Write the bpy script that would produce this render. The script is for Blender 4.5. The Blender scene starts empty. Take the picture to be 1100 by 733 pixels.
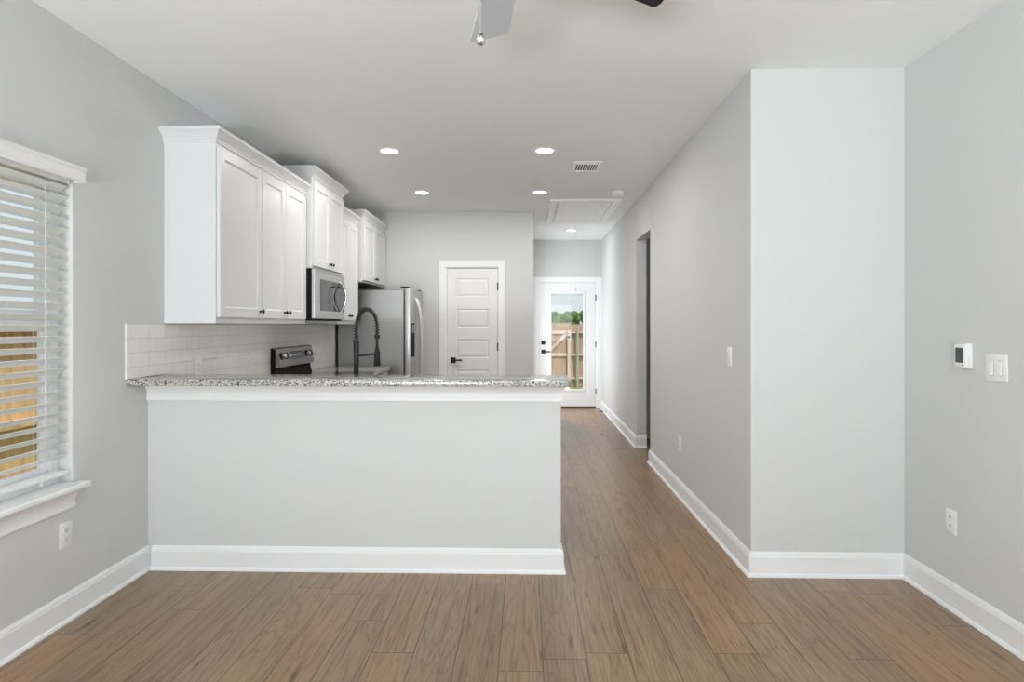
import bpy, bmesh, math, random
from mathutils import Vector, Matrix, noise
random.seed(7)
SC = bpy.context.scene
COL = SC.collection
PI = math.pi

# ------------------------------------------------------------------ camera, sky, sun, daylight, exposure
cd = bpy.data.cameras.new('camera'); cam = bpy.data.objects.new('camera', cd); COL.objects.link(cam)
cam.location = (0, 0, 1.3569)
cam.rotation_euler = (PI/2, 0, 0.0225)
cd.sensor_width = 36.0
cd.lens = 620/1100*36
cd.shift_x = -2.09/1100
cd.shift_y = -17.15/1100
cd.clip_start = 0.05; cd.clip_end = 600
SC.camera = cam

SC.view_settings.view_transform = 'Standard'
SC.view_settings.look = 'None'
SC.view_settings.gamma = 1.0
SC.view_settings.exposure = 0.07
SC.view_settings.use_curve_mapping = False
cy = SC.cycles
cy.max_bounces = 12; cy.diffuse_bounces = 8; cy.glossy_bounces = 5; cy.transmission_bounces = 6
cy.transparent_max_bounces = 12
cy.sample_clamp_indirect = 6.0
cy.caustics_reflective = False; cy.caustics_refractive = False
cy.use_denoising = True
cy.use_adaptive_sampling = False

world = bpy.data.worlds.new('sky'); SC.world = world; world.use_nodes = True
wn = world.node_tree.nodes; wl = world.node_tree.links
sky = wn.new('ShaderNodeTexSky'); sky.sky_type = 'NISHITA'; sky.sun_disc = False
sky.sun_elevation = math.radians(56); sky.sun_rotation = math.radians(150); sky.dust_density = 2.2; sky.air_density = 1.0
hz = wn.new('ShaderNodeMix'); hz.data_type = 'RGBA'; hz.inputs[0].default_value = .85; hz.inputs[7].default_value = (3.9, 4.2, 4.5, 1)   # thin bright haze over the blue
wl.new(sky.outputs[0], hz.inputs[6]); wl.new(hz.outputs[2], wn['Background'].inputs[0])
wn['Background'].inputs[1].default_value = 0.2

def sunlamp():
    d = bpy.data.lights.new('sun', 'SUN'); d.energy = 4.2; d.angle = math.radians(0.6); d.color = (1, .95, .87)
    o = bpy.data.objects.new('sun', d); COL.objects.link(o)
    o.rotation_euler = Vector((.25, -.5, .83)).to_track_quat('Z', 'Y').to_euler()
sunlamp()

def daylight(name, loc, rot, sx, sz, power, col=(1, 1, 1)):
    d = bpy.data.lights.new(name, 'AREA'); d.shape = 'RECTANGLE'; d.size = sx; d.size_y = sz; d.energy = power; d.color = col
    o = bpy.data.objects.new(name, d); COL.objects.link(o); o.location = loc; o.rotation_euler = rot
# daylight entering by the openings of the rear wall behind the camera
DAY = (.95, .98, 1.03)
UPLIGHT_TINT = (.92, .98, 1.05)
daylight('daylight_patio_door', (-.95, -3.18, 1.10), (PI/2, 0, 0), 1.75, 2.0, 3, DAY)
daylight('daylight_rear_window', (1.25, -3.18, 1.45), (PI/2, 0, 0), .95, 1.35, 17, DAY)
# added uplight just inside the patio door, there to brighten the ceiling
daylight('ceiling_uplight', (-.95, -2.95, .40), (PI/2+1.45, 0, 0), 1.75, 1.0, 465, UPLIGHT_TINT)
# daylight from the laundry opening on the hidden left side of the back hall
daylight('daylight_laundry_opening', (-.03, 8.75, 1.05), (PI/2, 0, -PI/2), .72, 1.9, 21, DAY)

CAN_POWER = 10.0

# ------------------------------------------------------------------ materials
MATS = {}
def mat(name, col=(.8, .8, .8), rough=.5, metal=0.0, spec=.5, coat=0.0):
    m = bpy.data.materials.new(name); m.use_nodes = True
    b = m.node_tree.nodes['Principled BSDF']
    b.inputs['Base Color'].default_value = (*col, 1); b.inputs['Roughness'].default_value = rough
    b.inputs['Metallic'].default_value = metal; b.inputs['Specular IOR Level'].default_value = spec
    b.inputs['Coat Weight'].default_value = coat
    MATS[name] = m
    return m
def N(m, t, **kw):
    n = m.node_tree.nodes.new(t)
    for k, v in kw.items(): setattr(n, k, v)
    return n
def L(m, a, b): m.node_tree.links.new(a, b)
def bsdf(m): return m.node_tree.nodes['Principled BSDF']
def math_n(m, op, a, b=None, c=None):
    n = N(m, 'ShaderNodeMath', operation=op)
    for i, v in enumerate((a, b, c)):
        if v is None: continue
        if isinstance(v, (int, float)): n.inputs[i].default_value = v
        else: L(m, v, n.inputs[i])
    return n.outputs[0]
def bump(m, h, strength, dist):
    b = N(m, 'ShaderNodeBump'); b.inputs['Strength'].default_value = strength; b.inputs['Distance'].default_value = dist
    L(m, h, b.inputs['Height']); L(m, b.outputs[0], bsdf(m).inputs['Normal'])
def noise_n(m, vec, scale, detail=3, rough=.5):
    n = N(m, 'ShaderNodeTexNoise'); n.inputs['Scale'].default_value = scale; n.inputs['Detail'].default_value = detail
    n.inputs['Roughness'].default_value = rough
    L(m, vec, n.inputs['Vector']); return n
def ramp(m, fac, stops, interp='LINEAR'):
    r = N(m, 'ShaderNodeValToRGB'); r.color_ramp.interpolation = interp
    e = r.color_ramp.elements
    while len(e) < len(stops): e.new(.5)
    for i, (p, c) in enumerate(stops): e[i].position = p; e[i].color = (*c, 1)
    L(m, fac, r.inputs['Fac']); return r.outputs['Color']
def mixc(m, fac, a, b, blend='MIX'):
    n = N(m, 'ShaderNodeMix', data_type='RGBA', blend_type=blend)
    for s, v in ((n.inputs[0], fac), (n.inputs[6], a), (n.inputs[7], b)):
        if isinstance(v, (int, float)): s.default_value = v
        elif isinstance(v, tuple): s.default_value = (*v, 1)
        else: L(m, v, s)
    return n.outputs[2]
def pos(m): return N(m, 'ShaderNodeNewGeometry').outputs['Position']
def paint(name, col, rough, scale=220, strength=.25, dist=.0012):
    m = mat(name, col, rough, spec=.3)
    n = noise_n(m, pos(m), scale, 2); bump(m, n.outputs[0], strength, dist)
    return m
WALL = paint('wall_paint', (.635, .643, .637), .75)
CEIL = paint('ceiling_paint', (.85, .866, .868), .85, 160, .3)
TRIM = paint('trim_enamel', (.85, .86, .865), .35, 40, .05)
CAB = paint('cabinet_enamel', (.70, .705, .71), .35, 30, .04)
DOORP = paint('door_enamel', (.80, .80, .80), .4, 40, .05)
PLASTIC = mat('white_plastic', (.84, .84, .83), .35)
SLOT = mat('dark_slot', (.05, .05, .05), .6)
BLACKM = mat('matte_black_metal', (.012, .012, .013), .42, 0, .3)
BLACKG = mat('black_glass', (.012, .012, .014), .06, 0, .5, .3)
BLACKP = mat('black_enamel', (.012, .012, .013), .6, 0, .12)
CHROME = mat('polished_metal', (.75, .75, .76), .14, 1.0)
HINGE = mat('dark_hinge_metal', (.10, .10, .10), .4, .7)
def brushed(name, col, rough, axis):
    m = mat(name, col, rough, 1.0)
    mp = N(m, 'ShaderNodeMapping'); mp.inputs['Scale'].default_value = axis
    L(m, pos(m), mp.inputs['Vector'])
    n = noise_n(m, mp.outputs[0], 1.0, 4)
    L(m, math_n(m, 'MULTIPLY_ADD', n.outputs[0], .16, rough - .08), bsdf(m).inputs['Roughness'])
    return m
STEEL = brushed('stainless_steel', (.56, .56, .55), .30, (30, 4, 300))
STEELS = brushed('fridge_side_coating', (.40, .395, .385), .42, (30, 30, 30))
FANM = mat('fan_blade_black', (.014, .014, .015), .45, 0, .3)
FANL = mat('fan_blade_pale', (.66, .69, .75), .4, .3)  # paler grey, used on the first blade only
SCREEN = mat('thermostat_screen', (.06, .07, .08), .2)
VINYL = mat('white_vinyl', (.80, .81, .82), .35)
SLAT = mat('blind_slat_white', (.82, .82, .81), .45)
STRING = mat('blind_cord', (.75, .75, .74), .7)

def lens_mat():
    m = bpy.data.materials.new('led_lens'); m.use_nodes = True
    b = bsdf(m); b.inputs['Base Color'].default_value = (.9, .9, .9, 1)
    b.inputs['Emission Color'].default_value = (1, .97, .92, 1); b.inputs['Emission Strength'].default_value = 6.0
    return m
LENS = lens_mat()
def glass_mat():
    m = bpy.data.materials.new('window_glass'); m.use_nodes = True
    nt = m.node_tree; nt.nodes.remove(nt.nodes['Principled BSDF'])
    t = N(m, 'ShaderNodeBsdfTransparent'); t.inputs[0].default_value = (.95, .965, .96, 1)
    g = N(m, 'ShaderNodeBsdfGlossy'); g.inputs['Roughness'].default_value = .02
    mx = N(m, 'ShaderNodeMixShader'); mx.inputs[0].default_value = .022
    L(m, t.outputs[0], mx.inputs[1]); L(m, g.outputs[0], mx.inputs[2])
    L(m, mx.outputs[0], nt.nodes['Material Output'].inputs['Surface'])
    return m
GLASS = glass_mat()

def floor_mat():
    m = mat('vinyl_plank_floor', (.3, .22, .16), .38, spec=.62)
    sx = N(m, 'ShaderNodeSeparateXYZ'); L(m, pos(m), sx.inputs[0])
    W, LEN = .1772, 1.22
    gx = math_n(m, 'DIVIDE', math_n(m, 'SUBTRACT', sx.outputs[0], .064), W)
    row = math_n(m, 'FLOOR', gx); fx = math_n(m, 'FRACT', gx)
    wn1 = N(m, 'ShaderNodeTexWhiteNoise', noise_dimensions='1D'); L(m, row, wn1.inputs['W'])
    gy = math_n(m, 'ADD', math_n(m, 'DIVIDE', sx.outputs[1], LEN), math_n(m, 'MULTIPLY', wn1.outputs['Value'], 7.0))
    brd = math_n(m, 'FLOOR', gy); fy = math_n(m, 'FRACT', gy)
    cid = N(m, 'ShaderNodeCombineXYZ'); L(m, row, cid.inputs[0]); L(m, brd, cid.inputs[1])
    wn2 = N(m, 'ShaderNodeTexWhiteNoise', noise_dimensions='3D'); L(m, cid.outputs[0], wn2.inputs['Vector'])
    tone = wn2.outputs['Value']
    sc2 = N(m, 'ShaderNodeSeparateColor'); L(m, wn2.outputs['Color'], sc2.inputs[0])
    # grain coordinates: stretched along the plank, shifted per plank
    def gcoord(kx, ky):
        c = N(m, 'ShaderNodeCombineXYZ')
        L(m, math_n(m, 'MULTIPLY', sx.outputs[0], kx), c.inputs[0])
        L(m, math_n(m, 'MULTIPLY', sx.outputs[1], ky), c.inputs[1])
        L(m, math_n(m, 'MULTIPLY', tone, 40.0), c.inputs[2]); return c.outputs[0]
    big = noise_n(m, gcoord(7, .5), 1.0, 3, .5); big.inputs['Distortion'].default_value = .4
    fine = noise_n(m, gcoord(230, 7), 1.0, 4, .65)
    mid = noise_n(m, gcoord(56, 1.7), 1.0, 6, .68); mid.inputs['Distortion'].default_value = .5
    base = ramp(m, tone, [(0, (.245, .152, .082)), (.25, (.310, .198, .108)), (.5, (.365, .205, .102)), (.75, (.275, .186, .110)), (1, (.390, .245, .132))])
    c1 = mixc(m, ramp(m, big.outputs[0], [(.3, (0, 0, 0)), (.7, (1, 1, 1))]), base, mixc(m, sc2.outputs[1], (.44, .275, .152), (.37, .255, .155)))
    c1 = mixc(m, .5, base, c1)
    # cathedral figure: contour lines of the broad figure
    ring = math_n(m, 'ABSOLUTE', math_n(m, 'SINE', math_n(m, 'MULTIPLY', math_n(m, 'ADD', big.outputs[0], math_n(m, 'MULTIPLY', mid.outputs[0], .06)), 52.0)))
    rg = ramp(m, ring, [(.0, (.62, .57, .53)), (.30, (.94, .93, .92)), (1, (1.06, 1.06, 1.05))])
    c1 = mixc(m, .8, c1, rg, 'MULTIPLY')
    gr = ramp(m, mid.outputs[0], [(.28, (.26, .21, .18)), (.38, (.66, .61, .57)), (.47, (.96, .95, .94)), (.68, (1.22, 1.21, 1.18))])
    c2 = mixc(m, .62, c1, gr, 'MULTIPLY')
    fg = ramp(m, fine.outputs[0], [(.3, (.72, .69, .66)), (.55, (1.03, 1.03, 1.03))])
    c3 = mixc(m, .95, c2, fg, 'MULTIPLY')
    # knots and mineral streaks
    kv = N(m, 'ShaderNodeTexVoronoi'); kv.inputs['Scale'].default_value = 1.0; kv.inputs['Randomness'].default_value = 1.0
    L(m, gcoord(11, 2.6), kv.inputs['Vector'])
    ks = N(m, 'ShaderNodeSeparateColor'); L(m, kv.outputs['Color'], ks.inputs[0])
    kd = math_n(m, 'ADD', math_n(m, 'ADD', kv.outputs['Distance'], math_n(m, 'MULTIPLY', ks.outputs[0], .15)), math_n(m, 'MULTIPLY', math_n(m, 'SUBTRACT', mid.outputs[0], .5), .45))
    kn = ramp(m, kd, [(.03, (.22, .17, .14)), (.11, (.60, .54, .50)), (.20, (1, 1, 1))])
    c4 = mixc(m, 1.0, c3, kn, 'MULTIPLY')
    # seams
    ex = math_n(m, 'MINIMUM', fx, math_n(m, 'SUBTRACT', 1.0, fx))
    ey = math_n(m, 'MINIMUM', fy, math_n(m, 'SUBTRACT', 1.0, fy))
    sd = math_n(m, 'MINIMUM', math_n(m, 'MULTIPLY', ex, W), math_n(m, 'MULTIPLY', ey, LEN))
    seam = ramp(m, math_n(m, 'MULTIPLY', sd, 100.0), [(.10, (.30, .27, .25)), (.28, (1, 1, 1))])
    c5 = mixc(m, 1.0, c4, seam, 'MULTIPLY')
    c5 = mixc(m, 1.0, c5, (.82, .83, .84), 'MULTIPLY')
    L(m, c5, bsdf(m).inputs['Base Color'])
    L(m, math_n(m, 'MULTIPLY_ADD', big.outputs[0], .08, .27), bsdf(m).inputs['Roughness'])
    bump(m, math_n(m, 'MINIMUM', math_n(m, 'MULTIPLY', sd, 500.0), 1.0), .2, .0006)
    return m
FLOOR = floor_mat()

def granite_mat():
    m = mat('speckled_granite', (.6, .6, .58), .12, spec=.5)
    p = pos(m)
    v1 = N(m, 'ShaderNodeTexVoronoi'); v1.inputs['Scale'].default_value = 175; L(m, p, v1.inputs['Vector'])
    s1 = N(m, 'ShaderNodeSeparateColor'); L(m, v1.outputs['Color'], s1.inputs[0])
    n1 = noise_n(m, p, 110, 4, .6)
    f = math_n(m, 'ADD', math_n(m, 'MULTIPLY', s1.outputs[0], .62), math_n(m, 'MULTIPLY', n1.outputs[0], .42))
    c = ramp(m, f, [(.0, (.03, .03, .03)), (.30, (.07, .068, .064)), (.36, (.26, .25, .235)), (.46, (.32, .31, .29)), (.60, (.47, .46, .43)), (.85, (.58, .57, .54))])
    L(m, c, bsdf(m).inputs['Base Color'])
    return m
GRANITE = granite_mat()

def tile_mat():
    m = mat('subway_tile', (.6, .6, .58), .14)
    sx = N(m, 'ShaderNodeSeparateXYZ'); L(m, pos(m), sx.inputs[0])
    c = N(m, 'ShaderNodeCombineXYZ')
    L(m, math_n(m, 'SUBTRACT', sx.outputs[1], 2.953), c.inputs[0]); L(m, math_n(m, 'SUBTRACT', sx.outputs[2], .9775), c.inputs[1])
    b = N(m, 'ShaderNodeTexBrick'); L(m, c.outputs[0], b.inputs['Vector'])
    b.offset = .5; b.squash = 1.0
    b.inputs['Scale'].default_value = 1.0; b.inputs['Brick Width'].default_value = .142; b.inputs['Row Height'].default_value = .0768
    b.inputs['Mortar Size'].default_value = .0016; b.inputs['Mortar Smooth'].default_value = .3; b.inputs['Bias'].default_value = 0
    b.inputs['Color1'].default_value = (.83, .81, .785, 1); b.inputs['Color2'].default_value = (.85, .83, .805, 1); b.inputs['Mortar'].default_value = (.56, .54, .52, 1)
    L(m, b.outputs['Color'], bsdf(m).inputs['Base Color'])
    L(m, math_n(m, 'MULTIPLY_ADD', b.outputs['Fac'], .5, .14), bsdf(m).inputs['Roughness'])
    bump(m, math_n(m, 'SUBTRACT', 1.0, b.outputs['Fac']), .4, .001)
    return m
TILE = tile_mat()

def wood_mat(name, col, ax=(1, 1, .1)):
    m = mat(name, col, .8, spec=.2)
    mp = N(m, 'ShaderNodeMapping'); mp.inputs['Scale'].default_value = ax; L(m, pos(m), mp.inputs['Vector'])
    n = noise_n(m, mp.outputs[0], 14, 4)
    cc = ramp(m, n.outputs[0], [(.25, tuple(x*.72 for x in col)), (.75, tuple(min(1, x*1.2) for x in col))])
    L(m, cc, bsdf(m).inputs['Base Color']); return m
FENCEW = wood_mat('fence_cedar', (.80, .53, .27))
FENCEG = wood_mat('fence_pine', (.62, .49, .42))
FENCEP = wood_mat('fence_board', (.42, .29, .215))
def noisy(name, a, b, scale, rough=.9):
    m = mat(name, a, rough, spec=.2); n = noise_n(m, pos(m), scale, 4)
    L(m, ramp(m, n.outputs[0], [(.3, a), (.7, b)]), bsdf(m).inputs['Base Color']); return m
LAWN = noisy('lawn_grass', (.16, .24, .07), (.30, .36, .14), 6)
CONC = noisy('concrete', (.60, .60, .58), (.68, .67, .65), 5)
LEAF = noisy('pine_foliage', (.05, .11, .03), (.13, .22, .07), 1.2)
BARK = noisy('bark', (.12, .08, .05), (.2, .15, .1), 4)
GALV = mat('galvanised_steel', (.55, .56, .58), .4, .8)
BRICKX = noisy('siding', (.6, .6, .58), (.65, .65, .63), 3)

# ------------------------------------------------------------------ mesh helpers
WL = {}
def box(bm, x0, x1, y0, y1, z0, z1, bev=0.0, seg=2):
    r = bmesh.ops.create_cube(bm, size=1.0); vs = r['verts']
    for v in vs:
        v.co = Vector(((x0+x1)/2+v.co.x*(x1-x0), (y0+y1)/2+v.co.y*(y1-y0), (z0+z1)/2+v.co.z*(z1-z0)))
    if bev > 0:
        es = list({e for v in vs for e in v.link_edges})
        bmesh.ops.bevel(bm, geom=es, offset=bev, segments=seg, profile=.5, affect='EDGES', clamp_overlap=True)
    return vs
def bmnew(): return bmesh.new()
def lathe(bm, prof, c=(0, 0, 0), axis='Z', n=32, cap=True):
    """prof: (radius, height) list along axis"""
    rings = []
    for r, h in prof:
        ring = []
        for k in range(n):
            a = 2*PI*k/n; p = (r*math.cos(a), r*math.sin(a), h)
            if axis == 'X': p = (p[2], p[0], p[1])
            elif axis == 'Y': p = (p[1], p[2], p[0])
            ring.append(bm.verts.new((c[0]+p[0], c[1]+p[1], c[2]+p[2])))
        rings.append(ring)
    for a, b in zip(rings, rings[1:]):
        for k in range(n):
            bm.faces.new((a[k], a[(k+1) % n], b[(k+1) % n], b[k]))
    if cap:
        bm.faces.new(list(reversed(rings[0]))); bm.faces.new(rings[-1])
def tube(bm, pts, r, n=10, cap=True):
    pts = [Vector(p) for p in pts]; rs = r if isinstance(r, (list, tuple)) else [r]*len(pts)
    rings = []; up = None
    for i, p in enumerate(pts):
        t = (pts[min(i+1, len(pts)-1)]-pts[max(i-1, 0)]).normalized()
        if up is None:
            up = Vector((0, 0, 1)) if abs(t.z) < .9 else Vector((1, 0, 0))
        s = t.cross(up).normalized(); up = s.cross(t).normalized()
        rings.append([bm.verts.new(p+rs[i]*(math.cos(2*PI*k/n)*s+math.sin(2*PI*k/n)*up)) for k in range(n)])
    for a, b in zip(rings, rings[1:]):
        for k in range(n): bm.faces.new((a[k], a[(k+1) % n], b[(k+1) % n], b[k]))
    if cap:
        bm.faces.new(list(reversed(rings[0]))); bm.faces.new(rings[-1])
def sweep(bm, path, prof, fn, closed=False):
    """mitred sweep: path of 2-D points, prof of (offset to the path's left, c); fn(a, b, c) -> xyz"""
    P = [Vector(p) for p in path]; n = len(P); rings = []
    for i in range(n):
        d0 = (P[i]-P[i-1]) if (i > 0 or closed) else None
        d1 = (P[(i+1) % n]-P[i]) if (i < n-1 or closed) else None
        d0 = d0.normalized() if d0 is not None else d1.normalized(); d1 = d1.normalized() if d1 is not None else d0
        n0 = Vector((-d0.y, d0.x)); n1 = Vector((-d1.y, d1.x)); mm = (n0+n1); mm = mm/ (mm.length_squared/2) if mm.length > 1e-6 else n0
        rings.append([bm.verts.new(fn(P[i].x+mm.x*o, P[i].y+mm.y*o, c)) for o, c in prof])
    k = len(prof); m = n if closed else n-1
    for i in range(m):
        a, b = rings[i], rings[(i+1) % n]
        for j in range(k): bm.faces.new((a[j], a[(j+1) % k], b[(j+1) % k], b[j]))
    if not closed:
        bm.faces.new(list(reversed(rings[0]))); bm.faces.new(rings[-1])
    bmesh.ops.recalc_face_normals(bm, faces=bm.faces)
def poly_prism(bm, pts, fn, c0, c1):
    a = [bm.verts.new(fn(x, y, c0)) for x, y in pts]; b = [bm.verts.new(fn(x, y, c1)) for x, y in pts]
    n = len(pts)
    for k in range(n): bm.faces.new((a[k], a[(k+1) % n], b[(k+1) % n], b[k]))
    bm.faces.new(list(reversed(a))); bm.faces.new(b)
    bmesh.ops.recalc_face_normals(bm, faces=bm.faces)

def obj(name, bm, m, parent=None, smooth=False, loc=None):
    """links bm (world coordinates, or the parent's world frame) as one mesh object; its origin at its base or at its parent's"""
    bmesh.ops.recalc_face_normals(bm, faces=bm.faces)
    if parent is not None: o0 = WL[parent.name]
    elif loc is not None: o0 = Vector(loc)
    else:
        xs = [v.co for v in bm.verts]
        o0 = Vector(((min(v.x for v in xs)+max(v.x for v in xs))/2, (min(v.y for v in xs)+max(v.y for v in xs))/2, min(v.z for v in xs)))
    for v in bm.verts: v.co -= o0
    me = bpy.data.meshes.new(name); bm.to_mesh(me); bm.free()
    if smooth:
        for p in me.polygons: p.use_smooth = True
        me.set_sharp_from_angle(angle=math.radians(35))
    me.materials.append(m)
    o = bpy.data.objects.new(name, me); COL.objects.link(o)
    if parent is not None: o.parent = parent
    else: o.location = o0
    WL[o.name] = o0
    return o
def tag(o, label=None, cat=None, group=None, kind=None):
    if label: o['label'] = label
    if cat: o['category'] = cat
    if group: o['group'] = group
    if kind: o['kind'] = kind
    return o
def thing(name, loc, label, cat, group=None, kind=None):
    o = bpy.data.objects.new(name, None); o.empty_display_size = .1; COL.objects.link(o); o.location = loc
    WL[o.name] = Vector(loc); return tag(o, label, cat, group, kind)
def struct(name, bm, m, label, cat): return tag(obj(name, bm, m), label, cat, None, 'structure')
def copy_tree(o, loc=None, rotz=None, label=None, parent=None):
    c = o.copy(); COL.objects.link(c)
    if parent is not None: c.parent = parent
    for ch in [x for x in list(COL.objects) if x.parent == o]: copy_tree(ch, parent=c)
    if loc is not None: c.location = loc
    if rotz is not None: c.rotation_euler = (0, 0, rotz)
    if label: c['label'] = label
    return c

# ------------------------------------------------------------------ dimensions
XL, XR, XH = -2.112, 2.031, 1.212
H = 2.743
YH = 3.167          # front of the half wall
YB = 3.152          # front of the wall return
YK = 7.07           # kitchen back wall
YE = 9.43           # exterior door wall
YR = -3.2           # rear wall behind the camera
T = .12
XP = .081           # end of the pantry wall

# ------------------------------------------------------------------ shell
b = bmnew(); box(b, XL-T, 3.3, YR-T, YE+T, -.12, 0); struct('floor', b, FLOOR, 'brown wood-look plank floor running towards the back door', 'floor')
b = bmnew(); box(b, XL-T-.3, 3.3, YR-T-.3, YE+T+.2, H, H+.15); struct('ceiling', b, CEIL, 'flat white ceiling over living room, kitchen and hall', 'ceiling')

WY0, WY1, WZ0, WZ1 = 1.72, 2.637, .60, 2.06     # left window opening
b = bmnew()
box(b, XL-T, XL, YR-T, WY0, 0, H); box(b, XL-T, XL, WY1, YE+T, 0, H)
box(b, XL-T, XL, WY0, WY1, 0, WZ0); box(b, XL-T, XL, WY0, WY1, WZ1, H)
struct('wall_left', b, WALL, 'light grey left wall with the blind-covered window', 'wall')
b = bmnew(); box(b, XR, XR+T, YR-T, YB, 0, H); struct('wall_right', b, WALL, 'light grey right wall with thermostat and switches', 'wall')
b = bmnew(); box(b, XH, XR+T, YB, YB+T, 0, H)
struct('wall_return', b, WALL, 'bright narrow wall facing the room beside the hall', 'wall')
OY0, OY1, OZ = 5.704, 6.43, 2.30
b = bmnew()
box(b, XH, XH+.113, YB+T, OY0, 0, H); box(b, XH, XH+.113, OY1, YE+T, 0, H); box(b, XH, XH+.113, OY0-.01, OY1+.01, OZ, H)
struct('wall_hall', b, WALL, 'grey hall wall on the right with an open doorway', 'wall')
b = bmnew()
box(b, XH+.113, 3.2, 6.95, 7.05, 0, H); box(b, XH+.113, 3.2, 5.2, 5.3, 0, H); box(b, 3.2, 3.3, 5.2, 7.05, 0, H)
struct('wall_side', b, WALL, 'shaded wall of the side passage seen through the hall doorway', 'wall')
# kitchen back wall with the pantry door opening
PX0, PX1, PZ = -.998, -.344, 2.070
b = bmnew()
box(b, XL, PX0, YK, YK+T, 0, H); box(b, PX1, XP, YK, YK+T, 0, H, .003); box(b, PX0-.001, PX1+.001, YK, YK+T, PZ, H)
box(b, XP-.10, XP, YK+T-.002, 8.35, 0, H); box(b, XP-.10, XP, 9.15, YE+T, 0, H); box(b, XP-.10, XP, 8.349, 9.151, 2.05, H)
box(b, -.9, -.8, YK+T, YE+T, 0, H); box(b, -.81, XP-.09, YK+T+.05, YK+T+.1, 0, H); box(b, -.81, XP-.09, YE, YE+T, 0, H)
struct('wall_kitchen', b, WALL, 'light grey kitchen back wall around the white pantry door', 'wall')
EX0, EX1, EZ = .180, 1.137, 2.066
b = bmnew()
box(b, XP, EX0, YE, YE+T, 0, H); box(b, EX1, XH, YE, YE+T, 0, H); box(b, EX0-.001, EX1+.001, YE, YE+T, EZ, H)
struct('wall_far', b, WALL, 'grey wall above the glazed back door', 'wall')
# rear wall behind the camera with its openings
b = bmnew()
box(b, XL, -1.83, YR-T, YR, 0, H); box(b, -.07, .75, YR-T, YR, 0, H); box(b, 1.75, XR, YR-T, YR, 0, H)
box(b, .749, 1.751, YR-T, YR, 0, .75); box(b, .749, 1.751, YR-T, YR, 2.15, H); box(b, -1.831, -.069, YR-T, YR, 2.1, H)
struct('wall_rear', b, WALL, 'light grey wall behind the viewer with window and patio door', 'wall')
# half wall of the peninsula
XW = .186
b = bmnew(); box(b, XL, XW, YH, YH+.115, 0, 1.034, .003); struct('wall_peninsula', b, WALL, 'grey half wall under the granite bar top', 'wall')

# ------------------------------------------------------------------ baseboards
BASE = [(0, 0), (.026, 0), (.026, .006), (.021, .015), (.0145, .019), (.0145, .104), (.0115, .112), (.0115, .117), (.0075, .124), (.0045, .131), (0, .131)]
def baseboard(name, path, label):
    b = bmnew(); sweep(b, path, BASE, lambda a, c, z: (a, c, z)); struct(name, b, TRIM, label, 'baseboard')
e = .0006
# path direction: the room lies to the left of the path
baseboard('baseboard_left', [(XL+e, YH-e), (XL+e, YR+.01)], 'white baseboard along the foot of the left window wall')
baseboard('baseboard_half', [(XW+e, YH+.11), (XW+e, YH-e), (XL+.03, YH-e)], 'white baseboard along the foot of the half wall')
baseboard('baseboard_right', [(XR-e, YR+.01), (XR-e, YB-e), (XH-e, YB-e), (XH-e, OY0+.0), (XH+.113, OY0+.0)], 'white baseboard from the right wall around the wall return into the hall')
baseboard('baseboard_hall', [(XH+.113, OY1), (XH-e, OY1), (XH-e, YE-.03)], 'white baseboard on the hall wall past the open doorway')
baseboard('baseboard_kitchen', [(PX1+.088, YK-e), (XP+e, YK-e), (XP+e, 8.34)], 'white baseboard beside the pantry door turning into the back hall')
baseboard('baseboard_side', [(3.19, 6.95-e), (XH+.14, 6.95-e)], 'white baseboard in the side passage off the hall')

# ------------------------------------------------------------------ ogee trim under the bar
b = bmnew()
ap = [(0, .938), (.010, .938), (.013, .944), (.013, .957), (.009, .962), (.009, .985), (.013, 1.0), (.022, 1.014), (.031, 1.022), (.031, 1.0345), (0, 1.0345)]
sweep(b, [(XW+e, YH+.11), (XW+e, YH-e), (XL+.002, YH-e)], ap, lambda a, c, z: (a, c, z))
struct('trim_1', b, TRIM, 'white crown strip under the granite bar top', 'trim')

# ------------------------------------------------------------------ bar top
b = bmnew()
r = .045; bx1, by0, by1 = .229, 2.995, 3.305
pts = [(XL+.002, by0)] + [(bx1-r+r*math.sin(a), by0+r-r*math.cos(a)) for a in [k*PI/16 for k in range(9)]] + [(bx1-r+r*math.cos(a), by1-r+r*math.sin(a)) for a in [k*PI/16 for k in range(9)]] + [(XL+.002, by1)]
poly_prism(b, pts, lambda x, y, z: (x, y, z), 1.0355, 1.072)
eds = [ed for ed in b.edges if abs(ed.verts[0].co.z-ed.verts[1].co.z) < 1e-6 and len(ed.link_faces) == 2]
bmesh.ops.bevel(b, geom=eds, offset=.004, segments=2, profile=.5, affect='EDGES')
tag(obj('bar_countertop', b, GRANITE, smooth=True), 'long speckled granite bar top on the half wall', 'countertop')

# ------------------------------------------------------------------ backsplash tile
b = bmnew(); box(b, XL+.0005, XL+.0085, 2.985, 6.12, 1.0725, 1.3645, .001)
box(b, XL+.0005, XL+.0085, 3.31, 6.12, .9155, 1.0725)
struct('trim_2', b, TILE, 'pale subway tile backsplash between counter and wall cabinets', 'backsplash')

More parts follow.
